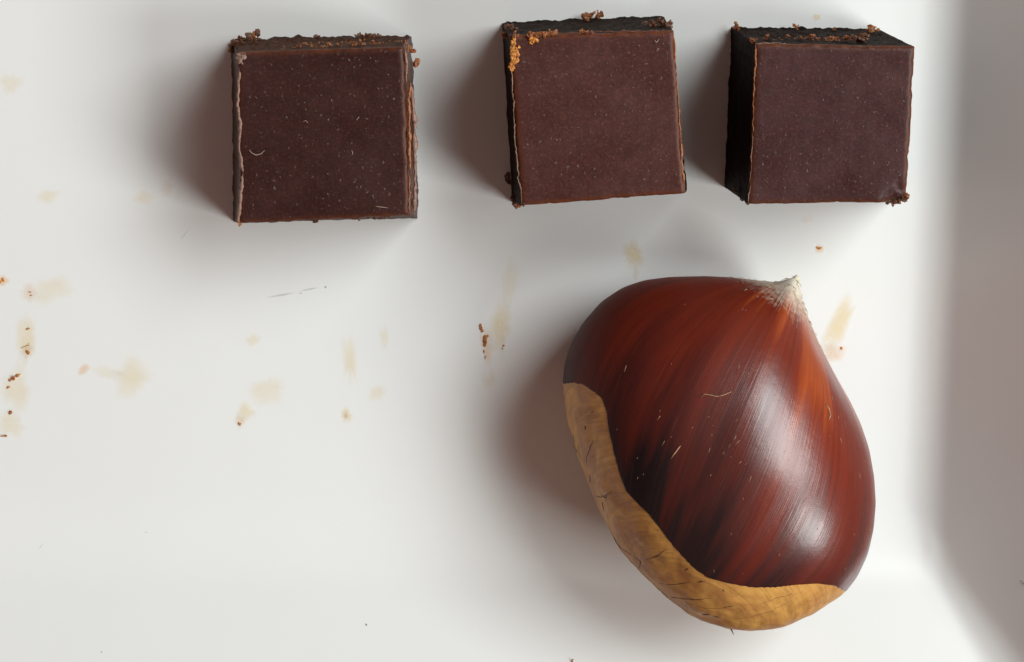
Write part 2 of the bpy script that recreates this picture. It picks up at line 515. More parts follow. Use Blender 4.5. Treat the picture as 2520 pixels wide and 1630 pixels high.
def lint(path_px, z, r, mat, parent, name='lint'):
    P = [at(x, y, z) for x, y in path_px]
    Q = []
    for i in range(len(P) - 1):
        for k in range(4): Q.append(lerp(P[i], P[i + 1], k / 4))
    Q.append(P[-1])
    n = len(Q)
    V, F = tube(Q, [r * (0.35 + 0.65 * math.sin(math.pi * (i + 0.5) / n)) for i in range(n)], 6)
    return mesh_obj(name, V, F, mat, parent)

GRP = 'chocolate squares in a row on the plate'
HT = H_CH
# --- left square
cA = empty('chocolate_square', at(797, 320))
tag(cA, 'dark chocolate square at the left of the row with a curled white fibre on it', 'chocolate', GRP)
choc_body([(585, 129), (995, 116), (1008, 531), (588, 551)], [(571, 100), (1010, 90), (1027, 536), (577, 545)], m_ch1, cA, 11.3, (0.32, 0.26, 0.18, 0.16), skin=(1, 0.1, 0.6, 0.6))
rim([(590, 165), (588, 200), (585, 260), (592, 300), (588, 350), (594, 400), (598, 430), (592, 490), (587, 548)], 0.11, 0.27, m_lip_pale, cA, 2.2)
rim([(996, 118), (1000, 160), (1000, 205)], 0.05, 0.13, m_lip_pale, cA, 5.2)
rim([(1012, 205), (1006, 240), (1008, 300), (1008, 380), (1009, 420)], 0.08, 0.2, m_lip_red, cA, 6.4)
rim([(1008, 425), (1008, 480), (1006, 528)], 0.04, 0.09, m_lip_red, cA, 7.4)
rim([(1014, 215), (1019, 300), (1022, 400), (1020, 520)], 0.12, 0.34, m_lip_pale, cA, 9.9, z=9.0)
cluster([(587, 152), (592, 140), (605, 135)], HT + .1, 12, 0.26, 0.18, m_lip_pale, cA, 31)
cluster([(572, 130), (580, 108), (605, 95), (640, 92)], 5.0, 16, 0.36, 0.22, m_crumb_d, cA, 32)
cluster([(610, 93), (625, 90)], 2.5, 5, 0.3, 0.2, m_crumb, cA, 33)
cluster([(880, 90), (905, 90), (930, 91)], 2.5, 14, 0.3, 0.12, m_crumb_d, cA, 34)
cluster([(770, 90), (790, 90)], 2.5, 5, 0.22, 0.15, m_crumb_d, cA, 35)
cluster([(690, 116), (780, 112), (865, 106), (930, 108), (1000, 102)], 11.5, 40, 0.16, 0.14, m_crumb, cA, 36)
cluster([(1002, 120), (1012, 122), (1020, 124)], 12.0, 7, 0.2, 0.12, m_crumb, cA, 37)
stuck(1024, 156, 8.0, (0.42, 0.40, 0.35), m_crumb, cA, 4.4)
cluster([(870, 538), (930, 535), (965, 533)], 12.8, 14, 0.2, 0.08, m_crumb_d, cA, 38)
stuck(777, 544, 12.5, (0.3, 0.18, 0.3), m_crumb_d, cA, 6.1)
stuck(589, 551, 13.9, (0.26, 0.26, 0.22), m_crumb, cA, 7.7)
lint([(613, 369), (619, 377), (630, 382), (642, 379), (651, 371)], HT + .1, 0.055, m_lint, cA)
lint([(923, 508), (938, 510), (954, 512)], HT + .08, 0.045, m_lint, cA)
lint([(865, 370), (868, 376), (866, 382)], HT + .07, 0.035, m_lint, cA)
lint([(745, 300), (752, 297), (758, 303)], HT + .07, 0.035, m_lint, cA)
lint([(876, 297), (884, 288)], HT + .1, 0.04, m_lint, cA)

# --- middle square
cB = empty('chocolate_square', at(1462, 280))
tag(cB, 'reddish chocolate square between the other two with golden crumbs on its corner', 'chocolate', GRP)
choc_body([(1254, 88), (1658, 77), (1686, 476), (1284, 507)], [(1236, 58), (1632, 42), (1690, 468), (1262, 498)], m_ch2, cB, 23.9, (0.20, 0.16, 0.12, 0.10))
rim([(1258, 165), (1264, 260), (1268, 340), (1276, 440), (1285, 505)], 0.03, 0.075, m_lip_pale, cB, 12.2)
rim([(1657, 80), (1662, 150), (1668, 240), (1676, 350), (1685, 474)], 0.05, 0.13, m_lip_red, cB, 13.3)
rim([(1370, 83), (1470, 78), (1560, 77), (1655, 76)], 0.02, 0.09, m_crumb_d, cB, 15.5)
cluster([(1262, 95), (1263, 115), (1265, 135), (1264, 155), (1260, 168)], HT + .1, 44, 0.23, 0.14, m_crumb_g, cB, 41)
cluster([(1300, 88), (1320, 86), (1345, 84), (1368, 82)], HT + .1, 34, 0.2, 0.11, m_crumb, cB, 42)
cluster([(1308, 105), (1316, 96)], HT + .1, 6, 0.22, 0.1, m_crumb_g, cB, 43)
cluster([(1265, 90), (1275, 88)], HT + .05, 6, 0.18, 0.1, m_crumb, cB, 44)
cluster([(1425, 79), (1450, 77), (1460, 78)], HT, 10, 0.18, 0.1, m_crumb, cB, 45)
cluster([(1440, 42), (1452, 38)], 1.2, 6, 0.28, 0.14, m_crumb, cB, 46)
cluster([(1466, 38), (1480, 36)], 1.2, 7, 0.3, 0.15, m_crumb, cB, 47)
cluster([(1580, 60), (1620, 55), (1645, 62), (1655, 68)], 9.0, 22, 0.24, 0.2, m_crumb_d, cB, 48)
cluster([(1250, 65), (1262, 72)], 9.0, 8, 0.24, 0.18, m_crumb_d, cB, 49)
cluster([(1240, 82), (1243, 90)], 8.0, 6, 0.22, 0.12, m_crumb, cB, 50)
cluster([(1248, 432), (1256, 450)], 2.0, 7, 0.3, 0.15, m_crumb_d, cB, 52)
cluster([(1260, 480), (1270, 500)], 4.0, 8, 0.26, 0.15, m_crumb_d, cB, 53)
cluster([(1270, 505), (1284, 508)], 10.0, 7, 0.22, 0.12, m_crumb, cB, 54)
lint([(1610, 99), (1615, 105), (1622, 97)], HT + .1, 0.05, m_lint, cB)

# --- right square
cC = empty('chocolate_square', at(2030, 280))
tag(cC, 'plum brown chocolate square at the right of the row showing its wide black left side', 'chocolate', GRP)
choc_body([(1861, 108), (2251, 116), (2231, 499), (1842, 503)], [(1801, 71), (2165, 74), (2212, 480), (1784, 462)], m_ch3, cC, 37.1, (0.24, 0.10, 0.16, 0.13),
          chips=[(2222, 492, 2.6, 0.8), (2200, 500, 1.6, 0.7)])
rim([(1861, 108), (1858, 170), (1855, 230), (1853, 325)], 0.03, 0.09, m_lip_red, cC, 21.2)
rim([(1853, 325), (1849, 400), (1843, 500)], 0.02, 0.06, m_lip_pale, cC, 22.2)
rim([(1862, 107), (1900, 106), (1935, 107)], 0.03, 0.08, m_lip_pale, cC, 23.2)
cluster([(1870, 100), (1960, 98), (2010, 96), (2080, 98), (2130, 96)], 10.0, 40, 0.2, 0.2, m_crumb, cC, 61)
cluster([(2085, 98), (2125, 92), (2130, 88)], 10.5, 14, 0.26, 0.2, m_crumb_d, cC, 62)
cluster([(1806, 68), (1812, 66)], 1.5, 5, 0.25, 0.12, m_crumb, cC, 63)
cluster([(1956, 66), (1965, 68)], 1.5, 5, 0.24, 0.12, m_crumb, cC, 64)
cluster([(2138, 72), (2150, 70), (2160, 78)], 3.0, 12, 0.32, 0.18, m_crumb, cC, 65)
cluster([(2050, 72), (2055, 70)], 1.5, 3, 0.2, 0.1, m_crumb, cC, 66)
cluster([(2185, 499), (2205, 497), (2224, 491), (2232, 485)], 13.2, 24, 0.26, 0.09, m_crumb_d, cC, 67)
cluster([(2229, 480), (2233, 486)], 13.2, 5, 0.22, 0.08, m_crumb, cC, 68)
cluster([(1845, 92), (1855, 102), (1862, 100)], 12.5, 8, 0.2, 0.12, m_crumb, cC, 69)
cluster([(1806, 462), (1826, 486), (1842, 501)], 8.0, 12, 0.2, 0.08, m_crumb_d, cC, 70)

# ------------------------------------------------------------------ chestnut
K = 2520.0 / 2381.0
OUT = [(1849, 643), (1858, 655), (1857, 680), (1864, 702), (1880, 742), (1905, 800), (1940, 866), (1975, 930), (2000, 986), (2020, 1045), (2033, 1110),
       (2037, 1170), (2031, 1230), (2016, 1290), (1991, 1342), (1962, 1378), (1900, 1420), (1820, 1458), (1740, 1470), (1680, 1461),
       (1620, 1436), (1560, 1396), (1500, 1341), (1450, 1288), (1425, 1250), (1398, 1195), (1370, 1130), (1340, 1050), (1318, 970),
       (1310, 900), (1315, 850), (1330, 800), (1360, 750), (1400, 705), (1450, 672), (1500, 655), (1560, 647), (1640, 645), (1700, 647),
       (1750, 652), (1790, 657), (1815, 656), (1835, 648)]
HIL = [(1290, 888), (1310, 893), (1332, 890), (1355, 894), (1380, 910), (1400, 926), (1411, 958), (1416, 1000), (1427, 1050), (1440, 1100),
       (1456, 1142), (1482, 1170), (1510, 1197), (1535, 1230), (1570, 1275), (1612, 1320), (1645, 1343), (1700, 1358), (1750, 1366),
       (1800, 1366), (1850, 1360), (1900, 1357), (1940, 1362), (1962, 1374), (1990, 1385)]
CPX = (1690 * K, 1055 * K); CZ = 11.2
C0 = at(*CPX, CZ)
ez = (CAM - C0); DC = np.linalg.norm(ez); ez /= DC
ex = np.array([1.0, 0, 0]) - ez * ez[0]; ex /= np.linalg.norm(ex)
ey = np.cross(ez, ex)
def to_local(px, py):
    """where the pixel's ray meets the chestnut's own middle plane"""
    d = ray(px, py); t = np.dot(C0 - CAM, ez) / np.dot(d, ez)
    p = CAM + d * t - C0
    return np.array([np.dot(p, ex), np.dot(p, ey)])
out_l = np.array([to_local(x * K, y * K) for x, y in OUT])
hil_l = np.array([to_local(x * K, y * K) for x, y in HIL])
# radius of the outline by direction
dense = []
for a, b2 in zip(out_l, np.roll(out_l, -1, 0)):
    for k in range(20): dense.append(lerp(a, b2, k / 20))
dense = np.array(dense)
ang = np.arctan2(dense[:, 1], dense[:, 0]); rad = np.hypot(dense[:, 0], dense[:, 1])
o_ = np.argsort(ang); ang, rad = ang[o_], rad[o_]
NP, NT = 640, 280
phi = np.linspace(-math.pi, math.pi, NP, endpoint=False)
Rphi = np.interp(phi, ang, rad, period=2 * math.pi)
def gauss(a, s):
    k = np.arange(-40, 41); g = np.exp(-0.5 * (k / s) ** 2); g /= g.sum()
    return sum(g[i] * np.roll(a, k[i]) for i in range(len(k)))
Rfine = gauss(Rphi, 2.2)
ff = np.fft.rfft(Rphi); ff[5:] = 0; Rlow = np.fft.irfft(ff, NP)
Rmid = gauss(Rphi, 16)
A_TOP = 13.2
ts = np.linspace(-math.pi / 2, math.pi / 2, NT)

tip_l = to_local(1851 * K, 650 * K)
mid_l = to_local(1600 * K, 1230 * K)
axd = (mid_l - tip_l); LAX = np.linalg.norm(axd); axd /= LAX
perp = np.array([-axd[1], axd[0]])

def surface(b_bot):
    P = np.zeros((NT, NP, 3))
    for i, t in enumerate(ts):
        c_, s_ = math.cos(t), math.sin(t)
        if t >= 0:
            n = 2.15; r = abs(c_) ** (2 / n); z = A_TOP * abs(s_) ** (2 / n)
        else:
            n = 2.3; r = abs(c_) ** (2 / n); z = -b_bot * abs(s_) ** (2 / n)
        wf = r ** 5; wm = r ** 2.0
        Rr = Rlow * (1 - wm) + wm * (Rmid * (1 - wf) + Rfine * wf)
        P[i, :, 0] = Rr * r * np.cos(phi); P[i, :, 1] = Rr * r * np.sin(phi); P[i, :, 2] = z
    return P
lo, hi = 4.0, 16.0
for _ in range(24):
    bb = 0.5 * (lo + hi)
    P = surface(bb)
    Wz = C0[2] + P[..., 0] * ex[2] + P[..., 1] * ey[2] + P[..., 2] * ez[2]
    if Wz.min() < 0.02: hi = bb
    else: lo = bb
P = surface(lo)
# gentle unevenness of the shell
S = (P[..., 0] - tip_l[0]) * axd[0] + (P[..., 1] - tip_l[1]) * axd[1]
Q = (P[..., 0] - tip_l[0]) * perp[0] + (P[..., 1] - tip_l[1]) * perp[1]
ANG = np.arctan2(Q, P[..., 2] + 1e-6)
TIPD = np.sqrt((P[..., 0] - tip_l[0]) ** 2 + (P[..., 1] - tip_l[1]) ** 2 + P[..., 2] ** 2)
def grid_normals(P):
    dph = np.roll(P, -1, 1) - np.roll(P, 1, 1)
    dt = np.zeros_like(P); dt[1:-1] = P[2:] - P[:-2]; dt[0] = P[1] - P[0]; dt[-1] = P[-1] - P[-2]
    n = np.cross(dph, dt); n /= np.linalg.norm(n, axis=2, keepdims=True) + 1e-12
    n[0] = (0, 0, -1); n[-1] = (0, 0, 1)
    return n
NRM = grid_normals(P)
wob = np.zeros((NT, NP))
for i in range(NT):
    for j in range(NP):
        a = ANG[i, j]
        wob[i, j] = 0.16 * noise.noise(Vector((math.cos(a) * 2.6, math.sin(a) * 2.6, S[i, j] * 0.09))) + 0.22 * noise.noise(Vector(P[i, j] * 0.11 + 3.3))
wob *= np.clip(np.cos(ts) * 40, 0, 1)[:, None] * 0 + 1
wob[0, :] = wob[0].mean(); wob[-1, :] = wob[-1].mean()
P = P + NRM * wob[..., None]

# signed distance (mm) into the pale basal scar
pp = P[..., :2] * (DC / (DC - np.clip(P[..., 2], 0, None)))[..., None]
flat = pp.reshape(-1, 2)
sd = np.full(len(flat), 1e9)
for a, b2 in zip(hil_l[:-1], hil_l[1:]):
    ab = b2 - a; t = np.clip(((flat - a) @ ab) / (ab @ ab), 0, 1)
    sd = np.minimum(sd, np.linalg.norm(flat - (a + t[:, None] * ab), axis=1))
poly = np.vstack([hil_l, [hil_l[-1] + [2, -12], hil_l[0] + [10, -60], hil_l[0] + [-40, -40], hil_l[0] + [-14, 0]]])
inside = np.zeros(len(flat), bool)
for a, b2 in zip(poly, np.roll(poly, -1, 0)):
    cnd = (a[1] > flat[:, 1]) != (b2[1] > flat[:, 1])
    with np.errstate(divide='ignore', invalid='ignore'):
        xi = (b2[0] - a[0]) * (flat[:, 1] - a[1]) / (b2[1] - a[1]) + a[0]
    inside ^= cnd & (flat[:, 0] < xi)
SD = np.where(inside, sd, -sd).reshape(NT, NP)
NRM = grid_normals(P)
def to_world(P): return C0 + P[..., 0:1] * ex + P[..., 1:2] * ey + P[..., 2:3] * ez

ids = np.arange(NT * NP).reshape(NT, NP)
a_, b_ = ids[:-1], ids[1:]
FA = np.stack([a_, np.roll(a_, -1, 1), np.roll(b_, -1, 1), b_], -1).reshape(-1, 4)
def part_mesh(name, Pw, keep, mat, parent, attrs):
    """the faces whose corners are all kept"""
    kv = keep.reshape(-1)
    fs = FA[kv[FA].all(1)]
    used = np.unique(fs); remap = -np.ones(NT * NP, int); remap[used] = np.arange(len(used))
    return mesh_obj(name, Pw.reshape(-1, 3)[used], remap[fs], mat, parent,
                    attrs={k: (t_, np.asarray(d).reshape(NT * NP, -1)[used]) for k, (t_, d) in attrs.items()})

# materials of the chestnut
m_shell, nt, b = new_mat('glossy_chestnut_shell')
st = attr(nt, 'grain'); td = attr(nt, 'tip'); sdn = attr(nt, 'scar')
sep = N(nt, 'ShaderNodeSeparateXYZ'); nt.links.new(st.outputs['Vector'], sep.inputs[0])
alongn = math_n(nt, 'MULTIPLY', sep.outputs[2], 1.0 / 38.0)
def grain(scale_round, scale_len, detail=3, rough=0.6):
    mp = N(nt, 'ShaderNodeMapping'); mp.inputs['Scale'].default_value = (scale_round, scale_round, scale_len)
    nt.links.new(st.outputs['Vector'], mp.inputs['Vector'])
    return noise_t(nt, mp.outputs['Vector'], 1.0, detail, rough)
g_broad = grain(3.2, 0.035, 3); g_mid = grain(11.0, 0.05, 4); g_fine = grain(46.0, 0.06, 3)
g_hair = grain(120.0, 0.16, 2)
lvl = math_n(nt, 'ADD', alongn, math_n(nt, 'MULTIPLY', math_n(nt, 'SUBTRACT', g_broad, 0.5), 0.95))
lvl = math_n(nt, 'ADD', lvl, math_n(nt, 'MULTIPLY', math_n(nt, 'SUBTRACT', g_mid, 0.5), 0.34))
lvl = math_n(nt, 'SUBTRACT', lvl, math_n(nt, 'MULTIPLY', sep.outputs[1], 0.15))      # one flank is redder
base = ramp(nt, lvl, [(0.03, (0.36, 0.060, 0.010)), (0.15, (0.205, 0.0235, 0.007)), (0.40, (0.145, 0.0162, 0.0070)), (0.62, (0.076, 0.0105, 0.007)), (0.78, (0.013, 0.006, 0.0070))])
base = mix(nt, ramp(nt, g_fine, [(0.40, 0.0), (0.75, 0.32)]), base, (0.030, 0.007, 0.005))
base = mix(nt, math_n(nt, 'MULTIPLY', ramp(nt, g_hair, [(0.60, 0.0), (0.78, 1.0)]), 0.16), base, (0.28, 0.10, 0.05))
# felt near the tip
fz = math_n(nt, 'ADD', td.outputs['Fac'], math_n(nt, 'MULTIPLY', math_n(nt, 'SUBTRACT', g_fine, 0.5), 0.45))
fz = math_n(nt, 'ADD', fz, math_n(nt, 'MULTIPLY', math_n(nt, 'SUBTRACT', g_hair, 0.5), 0.4))
fz = math_n(nt, 'ADD', fz, math_n(nt, 'MULTIPLY', math_n(nt, 'SUBTRACT', noise_t(nt, obj_coord(nt), 1500, 4, 0.7), 0.5), 0.6))
felt = ramp(nt, fz, [(0.30, 0.0), (0.58, 0.55), (0.85, 1.0)])
base = mix(nt, felt, base, (0.78, 0.72, 0.58))
nt.links.new(base, b.inputs['Base Color'])
rg = ramp(nt, g_mid, [(0.3, 0.26), (0.7, 0.36)])
dull = ramp(nt, math_n(nt, 'MULTIPLY', sep.outputs[1], -1.0), [(0.05, 0.0), (0.45, 1.0)])     # the far flank is duller
rg = mix(nt, dull, rg, (0.55, 0.55, 0.55))
nt.links.new(mix(nt, dull, (0.78, 0.78, 0.78), (0.16, 0.16, 0.16)), b.inputs['Specular IOR Level'])
rg = mix(nt, felt, rg, (0.8, 0.8, 0.8))
nt.links.new(rg, b.inputs['Roughness'])
b.inputs['IOR'].default_value = 1.5
nb = bump(nt, b, mix(nt, 0.4, g_fine, g_hair), 0.13, 0.00025)
v = obj_coord(nt)
bump(nt, b, noise_t(nt, v, 900, 3), 0.10, 0.0002, nb)

m_hil, nt, b = new_mat('tan_chestnut_scar')
st = attr(nt, 'grain'); v = obj_coord(nt); rd = attr(nt, 'scar')
n1 = noise_t(nt, v, 260, 4, 0.6, 0.6)
cr = attr(nt, 'cross')
mp = N(nt, 'ShaderNodeMapping'); mp.inputs['Scale'].default_value = (0.07, 1.3, 0.10); nt.links.new(cr.outputs['Vector'], mp.inputs['Vector'])
n2 = noise_t(nt, mp.outputs['Vector'], 1.0, 4, 0.6, 0.7)
col_h = mix(nt, ramp(nt, n1, [(0.38, 0.0), (0.62, 1.0)]), (0.50, 0.220, 0.064), (0.71, 0.37, 0.092))
col_h = mix(nt, ramp(nt, n2, [(0.49, 0.0), (0.53, 0.24), (0.57, 0.0)]), col_h, (0.10, 0.042, 0.016))
col_h = mix(nt, ramp(nt, noise_t(nt, v, 420, 5, 0.7, 1.5), [(0.30, 0.6), (0.37, 0.0)]), col_h, (0.07, 0.03, 0.015))
mp2 = N(nt, 'ShaderNodeMapping'); mp2.inputs['Scale'].default_value = (0.10, 2.6, 0.3); nt.links.new(cr.outputs['Vector'], mp2.inputs['Vector'])
n4 = noise_t(nt, mp2.outputs['Vector'], 1.0, 3, 0.6, 0.5)
col_h = mix(nt, ramp(nt, n4, [(0.35, 0.22), (0.6, 0.0)]), col_h, (0.20, 0.085, 0.022))
nt.links.new(col_h, b.inputs['Base Color'])
b.inputs['Roughness'].default_value = 0.5
b.inputs['Specular IOR Level'].default_value = 0.35
bump(nt, b, mix(nt, 0.5, n2, n1), 0.35, 0.0004)

m_tip = crumb_mat('felted_chestnut_tip', (0.62, 0.55, 0.42), (0.74, 0.68, 0.54), 0.1, 0.85)
m_fleck = crumb_mat('brown_fleck', (0.26, 0.12, 0.06), (0.42, 0.24, 0.14), 0.0, 0.5)
m_vein = crumb_mat('dark_vein', (0.03, 0.013, 0.007), (0.09, 0.036, 0.017), 0.0, 0.6)
m_fuzz = crumb_mat('pale_fuzz', (0.48, 0.36, 0.22), (0.66, 0.54, 0.38), 0.0, 0.6)

nut = empty('chestnut', (C0[0], C0[1], 0))
tag(nut, 'glossy red brown chestnut with a tan scar and pale pointed tip', 'chestnut')
GR = np.stack([np.cos(ANG), np.sin(ANG), S], -1)
# the shell is a skin 0.05 mm proud that dips under the scar's edge
shell_off = 0.05 - 1.5 * np.clip(SD, 0, 0.3)
tipf = np.clip(1 - TIPD / 10.5, 0, 1)
ridge = np.clip(1 - np.abs(ANG) / 0.5, 0, 1)
tipf = np.clip(tipf * 0.95 + 0.30 * ridge * np.clip(1 - TIPD / 15, 0, 1), 0, 1)
shell_off = shell_off
P_shell = P + NRM * shell_off[..., None]
part_mesh('shell', to_world(P_shell), SD < 0.5, m_shell, nut,
          {'grain': ('FLOAT_VECTOR', GR), 'tip': ('FLOAT', tipf), 'scar': ('FLOAT', SD)})
hw = np.zeros((NT, NP))
for i, j in np.argwhere(SD > -0.3):
    p = P[i, j]; hw[i, j] = 0.16 * noise.noise(Vector(p * 0.35 + 9.1)) + 0.07 * noise.noise(Vector(p * 1.1))
P_h = P + NRM * (hw * np.clip(SD / 1.2, 0, 1))[..., None]
CX = np.stack([P[..., 0] * axd[0] + P[..., 1] * axd[1], P[..., 0] * perp[0] + P[..., 1] * perp[1], P[..., 2]], -1)
# grain of the scar runs across it
CXr = np.stack([CX[..., 1], CX[..., 0] + 0.5 * CX[..., 2], CX[..., 2]], -1)
scar = part_mesh('basal_scar', to_world(P_h), SD > -0.25, m_hil, nut,
          {'grain': ('FLOAT_VECTOR', GR), 'cross': ('FLOAT_VECTOR', CXr), 'scar': ('FLOAT', SD)})

def shell_point(px, py, lift=0.0):
    """point of the shell seen at a photo pixel (1/2381 scale)"""
    l = to_local(px * K, py * K)
    q = pp.reshape(-1, 2).copy()
    front = (ts > 0)[:, None].repeat(NP, 1).reshape(-1)
    d = np.hypot(q[:, 0] - l[0], q[:, 1] - l[1]); d[~front] = 1e9
    k = int(np.argmin(d))
    pt = P_shell.reshape(-1, 3)[k].copy()
    pt = pt + NRM.reshape(-1, 3)[k] * lift
    return C0 + pt[0] * ex + pt[1] * ey + pt[2] * ez, k

# dark veins and cracks in the scar
def vein(pts_px, r):
    Pq = []
    for (x0, y0), (x1, y1) in zip(pts_px[:-1], pts_px[1:]):
        for k in range(4): Pq.append((lerp(x0, x1, k / 4), lerp(y0, y1, k / 4)))
    Pq.append(pts_px[-1]); W_ = []; Rr = []
    for i, (x, y) in enumerate(Pq):
        j = 2.2
        x += j * noise.noise(Vector((x * .13, y * .13, 1.0))); y += j * noise.noise(Vector((x * .13, y * .13, 7.0)))
        l = to_local(x, y); d = np.hypot(pp[..., 0] - l[0], pp[..., 1] - l[1]); d[ts <= 0.12] = 1e9
        a, c = np.unravel_index(np.argmin(d), d.shape)
        pt = P_h[a, c] - NRM[a, c] * r * 0.2
        W_.append(C0 + pt[0] * ex + pt[1] * ey + pt[2] * ez)
        Rr.append(r * (0.3 + 0.7 * math.sin(math.pi * (i + .6) / (len(Pq) + .2))) * (0.65 + 0.7 * abs(noise.noise(Vector((x * .2, y * .2, 3))))))
    Vv, Fv = tube(W_, Rr, 6)
    mesh_obj('vein', Vv, Fv, m_vein, scar)
za = lambda L: [(1360 + x * .3897, 900 + y * .3897) for x, y in L]
zb = lambda L: [(1300 + x * .336, 1400 + y * .336) for x, y in L]
for L, r in [(za([(112, 400), (120, 450), (135, 510), (170, 560), (186, 592)]), .09), (za([(255, 470), (235, 530), (214, 575), (216, 640)]), .08),
             (za([(128, 430), (140, 480)]), .08), (za([(165, 505), (168, 545)]), .06), (za([(226, 690), (232, 715), (230, 745)]), .10),
             (za([(250, 822), (290, 832), (330, 822), (372, 790)]), .07), (za([(300, 812), (335, 835), (345, 815)]), .07), (za([(312, 860), (322, 920)]), .08),
             (za([(362, 1050), (385, 1110), (420, 1150), (450, 1165), (495, 1195)]), .11), (za([(520, 1212), (560, 1240), (540, 1290)]), .08),
             (za([(585, 1228), (650, 1210), (720, 1160)]), .06), (za([(655, 1372), (760, 1387), (885, 1366)]), .05),
             (za([(205, 380), (208, 402)]), .13), (za([(245, 300), (262, 290)]), .06), (za([(835, 1300), (860, 1280)]), .06), (za([(910, 1370), (960, 1360)]), .06),
             (zb([(860, 115), (960, 185), (1070, 222), (1200, 228), (1335, 222)]), .08), (zb([(900, 150), (1000, 215), (1070, 235)]), .07),
             (zb([(1270, 337), (1300, 338), (1330, 334)]), .13), (zb([(1352, 346), (1380, 350), (1405, 358)]), .08), (zb([(1420, 290), (1470, 278), (1520, 262)]), .05),
             (zb([(1425, 150), (1440, 165)]), .09), (zb([(1240, 95), (1290, 92)]), .06), (zb([(1430, 385), (1600, 360), (1780, 310), (1900, 250)]), .03),
             (zb([(1100, 240), (1300, 290), (1450, 300)]), .035), (zb([(1700, 250), (1850, 210), (2000, 170)]), .03)]:
    vein(L, r)

# tip: a small felted nib
nib = []
tw = C0 + tip_l[0] * ex + tip_l[1] * ey
dirn = -(axd[0] * ex + axd[1] * ey); dirn = dirn / np.linalg.norm(dirn)
up = ex * 0.15 + ey * 0.98
bag = Bag()
path = [tw - up * 3.0 - ex * 0.2 , tw - up * 2.0 - ex * 0.15, tw - up * 1.1 - ex * 0.1, tw - up * 0.4, tw + up * 0.15, tw + up * 0.42]
path2 = []
for a, b2 in zip(path[:-1], path[1:]):
    for k in range(5): path2.append(lerp(a, b2, k / 5))
path2.append(path[-1])
nn = len(path2)
rads = [lerp(0.85, 0.32, min(1, i / (nn * 0.75))) * (1 if i < nn - 4 else (nn - i) / 5) for i in range(nn)]
Vt, Ft = tube(path2, rads, 18)
Vt = [v_ + np.array([fbm(v_ * 1.3, 3, 1.0), fbm(v_ * 1.3, 3, 5.0), fbm(v_ * 1.3, 3, 8.0)]) * 0.16 for v_ in Vt]
mesh_obj('tip', Vt, Ft, m_tip, nut)

# fuzz round the tip and stray fibre flecks on the shell
bag = Bag(); rr = np.random.RandomState(3)
front_idx = np.argwhere((ts > -0.2)[:, None] & (TIPD < 8.0) & (SD < -0.5))
for k in range(320):
    i, j = front_idx[rr.randint(len(front_idx))]
    if rr.rand() > math.exp(-TIPD[i, j] / 3.0): continue
    p = P_shell[i, j]; n_ = NRM[i, j]
    tang = np.array([axd[0], axd[1], 0]) + rr.randn(3) * 0.35; tang -= n_ * (tang @ n_); tang /= np.linalg.norm(tang)
    L = 0.35 + 0.7 * rr.rand(); pts = [p + n_ * 0.02 + tang * L * s + n_ * (0.10 * math.sin(math.pi * s)) for s in (0, .33, .66, 1)]
    pts = [C0 + q[0] * ex + q[1] * ey + q[2] * ez for q in pts]
    Vh, Fh = tube(pts, [0.03, 0.03, 0.022, 0.01], 4); bag.add(Vh, Fh)
tag(mesh_obj('fuzz', bag.v, bag.f, m_fuzz, nut), kind='stuff')
bag = Bag()
fi = np.argwhere((ts > 0.12)[:, None] & (SD < -0.6) & (TIPD > 4.0))
for k in range(60):
    i, j = fi[rr.randint(len(fi))]
    if S[i, j] > 26 and rr.rand() < 0.6: continue
    p = P_shell[i, j]; n_ = NRM[i, j]
    tang = np.array([axd[0], axd[1], 0]) * 1.0 + rr.randn(3) * 0.25; tang -= n_ * (tang @ n_); tang /= np.linalg.norm(tang)
    L = 0.15 + 0.55 * rr.rand() ** 2; r_ = 0.018 + 0.022 * rr.rand()
    pts = [p + tang * L * s for s in (0, .4, 1)]; pts = [C0 + q[0] * ex + q[1] * ey + q[2] * ez for q in pts]
    Vh, Fh = tube(pts, [r_ * .6, r_, r_ * .5], 5); bag.add(Vh, Fh)
tag(mesh_obj('fibre_fleck', bag.v, bag.f, m_fleck, nut), kind='stuff')
def shell_fibre(pts_px, r, lift, mat=m_fleck):
    Pq = [shell_point(x, y, lift)[0] for x, y in pts_px]
    Vh, Fh = tube(Pq, [r * (0.4 + 0.6 * math.sin(math.pi * (i + .5) / len(Pq))) for i in range(len(Pq))], 6)
    mesh_obj('fibre', Vh, Fh, mat, nut)
shell_fibre([(1628, 925), (1638, 918), (1652, 920), (1668, 922), (1684, 919), (1700, 914)], 0.06, 0.06)
shell_fibre([(1560, 1066), (1572, 1052), (1583, 1037)], 0.08, 0.03)
shell_fibre([(1920, 942), (1926, 952), (1929, 966), (1925, 976)], 0.10, 0.03)
hp = [np.array(C0 + to_local(x * K, y * K)[0] * ex + to_local(x * K, y * K)[1] * ey) for x, y in [(1699, 1462), (1703, 1469), (1706, 1477)]]
Vh, Fh = tube(hp, [0.09, 0.06, 0.02], 6)
mesh_obj('fibre', Vh, Fh, m_crumb_d, nut)

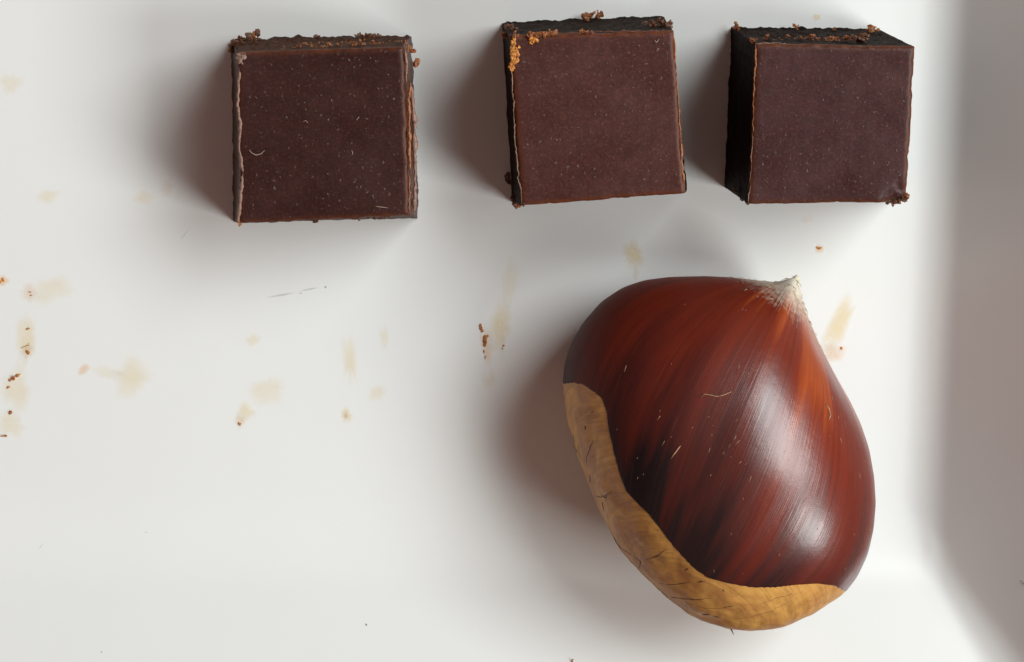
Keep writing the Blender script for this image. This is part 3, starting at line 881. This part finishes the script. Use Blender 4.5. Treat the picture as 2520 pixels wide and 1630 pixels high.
# ------------------------------------------------------------------ crumbs lying on the plate
def crumb(px, py, bits, mat, label, seed):
    """bits: (dx, dy, rx, ry, rz) in mm, touching each other, one crumb"""
    x, y, _ = at(px, py, 0)
    bag = Bag()
    for k, (dx, dy, rx, ry, rz) in enumerate(bits):
        Vn, Fn = nugget((x + dx, y + dy, wall_z(x + dx, y + dy) + rz * 0.6), (rx, ry, rz), seed + k * 2.3, 0.6)
        bag.add(Vn, Fn)
    o = mesh_obj('chocolate_crumb', bag.v, bag.f, mat, smooth=False)
    tag(o, label, 'crumb', 'crumbs on the plate')
    return o
crumb(1184, 806, [(0, 0, .16, .36, .12), (.14, -.3, .12, .2, .1), (-.05, .3, .1, .15, .08)], m_rust, 'small orange brown crumb, upper of the pair on the floor left of the chestnut', 1)
crumb(1195, 836, [(0, 0, .30, .45, .16), (.05, .35, .24, .25, .12), (-.1, -.55, .2, .3, .1)], m_rust, 'larger orange brown crumb, lower of the pair on the floor left of the chestnut', 2)
crumb(1191, 865, [(0, 0, .1, .2, .07), (.12, -.7, .1, .1, .05), (.2, -.55, .12, .1, .05)], m_rust, 'tiny flecks of crumb just below the crumb pair left of the chestnut', 3)
crumb(33, 930, [(0, 0, .36, .26, .2), (.4, .25, .3, .14, .12), (-.3, -.2, .2, .15, .12), (.62, .38, .14, .1, .08)], m_rust, 'rusty brown angular crumb, the biggest near the left edge', 4)
crumb(21, 953, [(0, 0, .18, .16, .1)], m_rust, 'small orange speck right under the biggest left edge crumb', 5)
crumb(27, 1016, [(0, 0, .2, .26, .14), (-.1, .18, .15, .1, .1)], m_rust, 'small brown crumb between the biggest left edge crumb and the lowest left one', 6)
crumb(9, 1073, [(0, 0, .36, .14, .12), (.3, -.02, .2, .1, .1)], m_rust, 'flat brown crumb, lowest at the left edge', 7)
crumb(70, 868, [(0, 0, .26, .24, .16)], m_rust, 'round brown crumb on the tall pale stain near the left edge', 8)
crumb(69, 809, [(0, 0, .18, .12, .1)], m_rust, 'tiny brown crumb at the top of the tall pale stain near the left edge', 9)
crumb(68, 850, [(0, 0, .2, .05, .05), (-.35, -.1, .18, .05, .05), (-.6, -.25, .1, .06, .05), (.15, .15, .06, .06, .05)], m_rust, 'thin row of specks just above the round brown crumb near the left edge', 10)
crumb(74, 719, [(0, 0, .16, .1, .08), (.08, -.35, .14, .1, .08)], m_rust, 'two orange specks on the uppermost stain of the left edge cluster', 11)
crumb(8, 688, [(0, 0, .3, .2, .1), (-.3, -.2, .2, .16, .1)], m_crumb_g, 'golden crumb cut by the left edge, highest of that side', 12)
crumb(590, 1043, [(0, 0, .16, .2, .12)], m_rust, 'tiny brown crumb at the lower end of the pale stain below the left square', 13)
crumb(2017, 611, [(0, 0, .22, .15, .09), (-.25, .1, .12, .1, .06)], m_crumb_g, 'tiny golden crumb below the right square', 14)
crumb(1404, 1568, [(0, 0, .16, .26, .16), (.05, .2, .1, .12, .1)], m_rust, 'lone brown crumb on the near rim below the chestnut shadow', 15)
crumb(2071, 857, [(0, 0, .2, .18, .08)], m_crumb_g, 'small golden crumb on the stain right of the chestnut', 16)
crumb(910, 1497, [(0, 0, .09, .15, .08)], m_grey, 'tiny grey speck of grit on the near rim below the middle of the plate', 17)
crumb(280, 1549, [(0, 0, .1, .07, .06)], m_grey, 'tiny grey speck of grit on the near rim at the lower left', 18)
crumb(1240, 851, [(0, 0, .1, .1, .05), (-.15, -.3, .06, .12, .04)], m_rust, 'faint brown specks in the stain between crumb pair and chestnut', 19)
crumb(2471, 1368, [(0, 0, .14, .12, .06), (.2, -.16, .16, .07, .05), (-.2, .15, .12, .06, .05)], m_grey, 'dark speck on the shaded right rim near the lower right corner', 20)
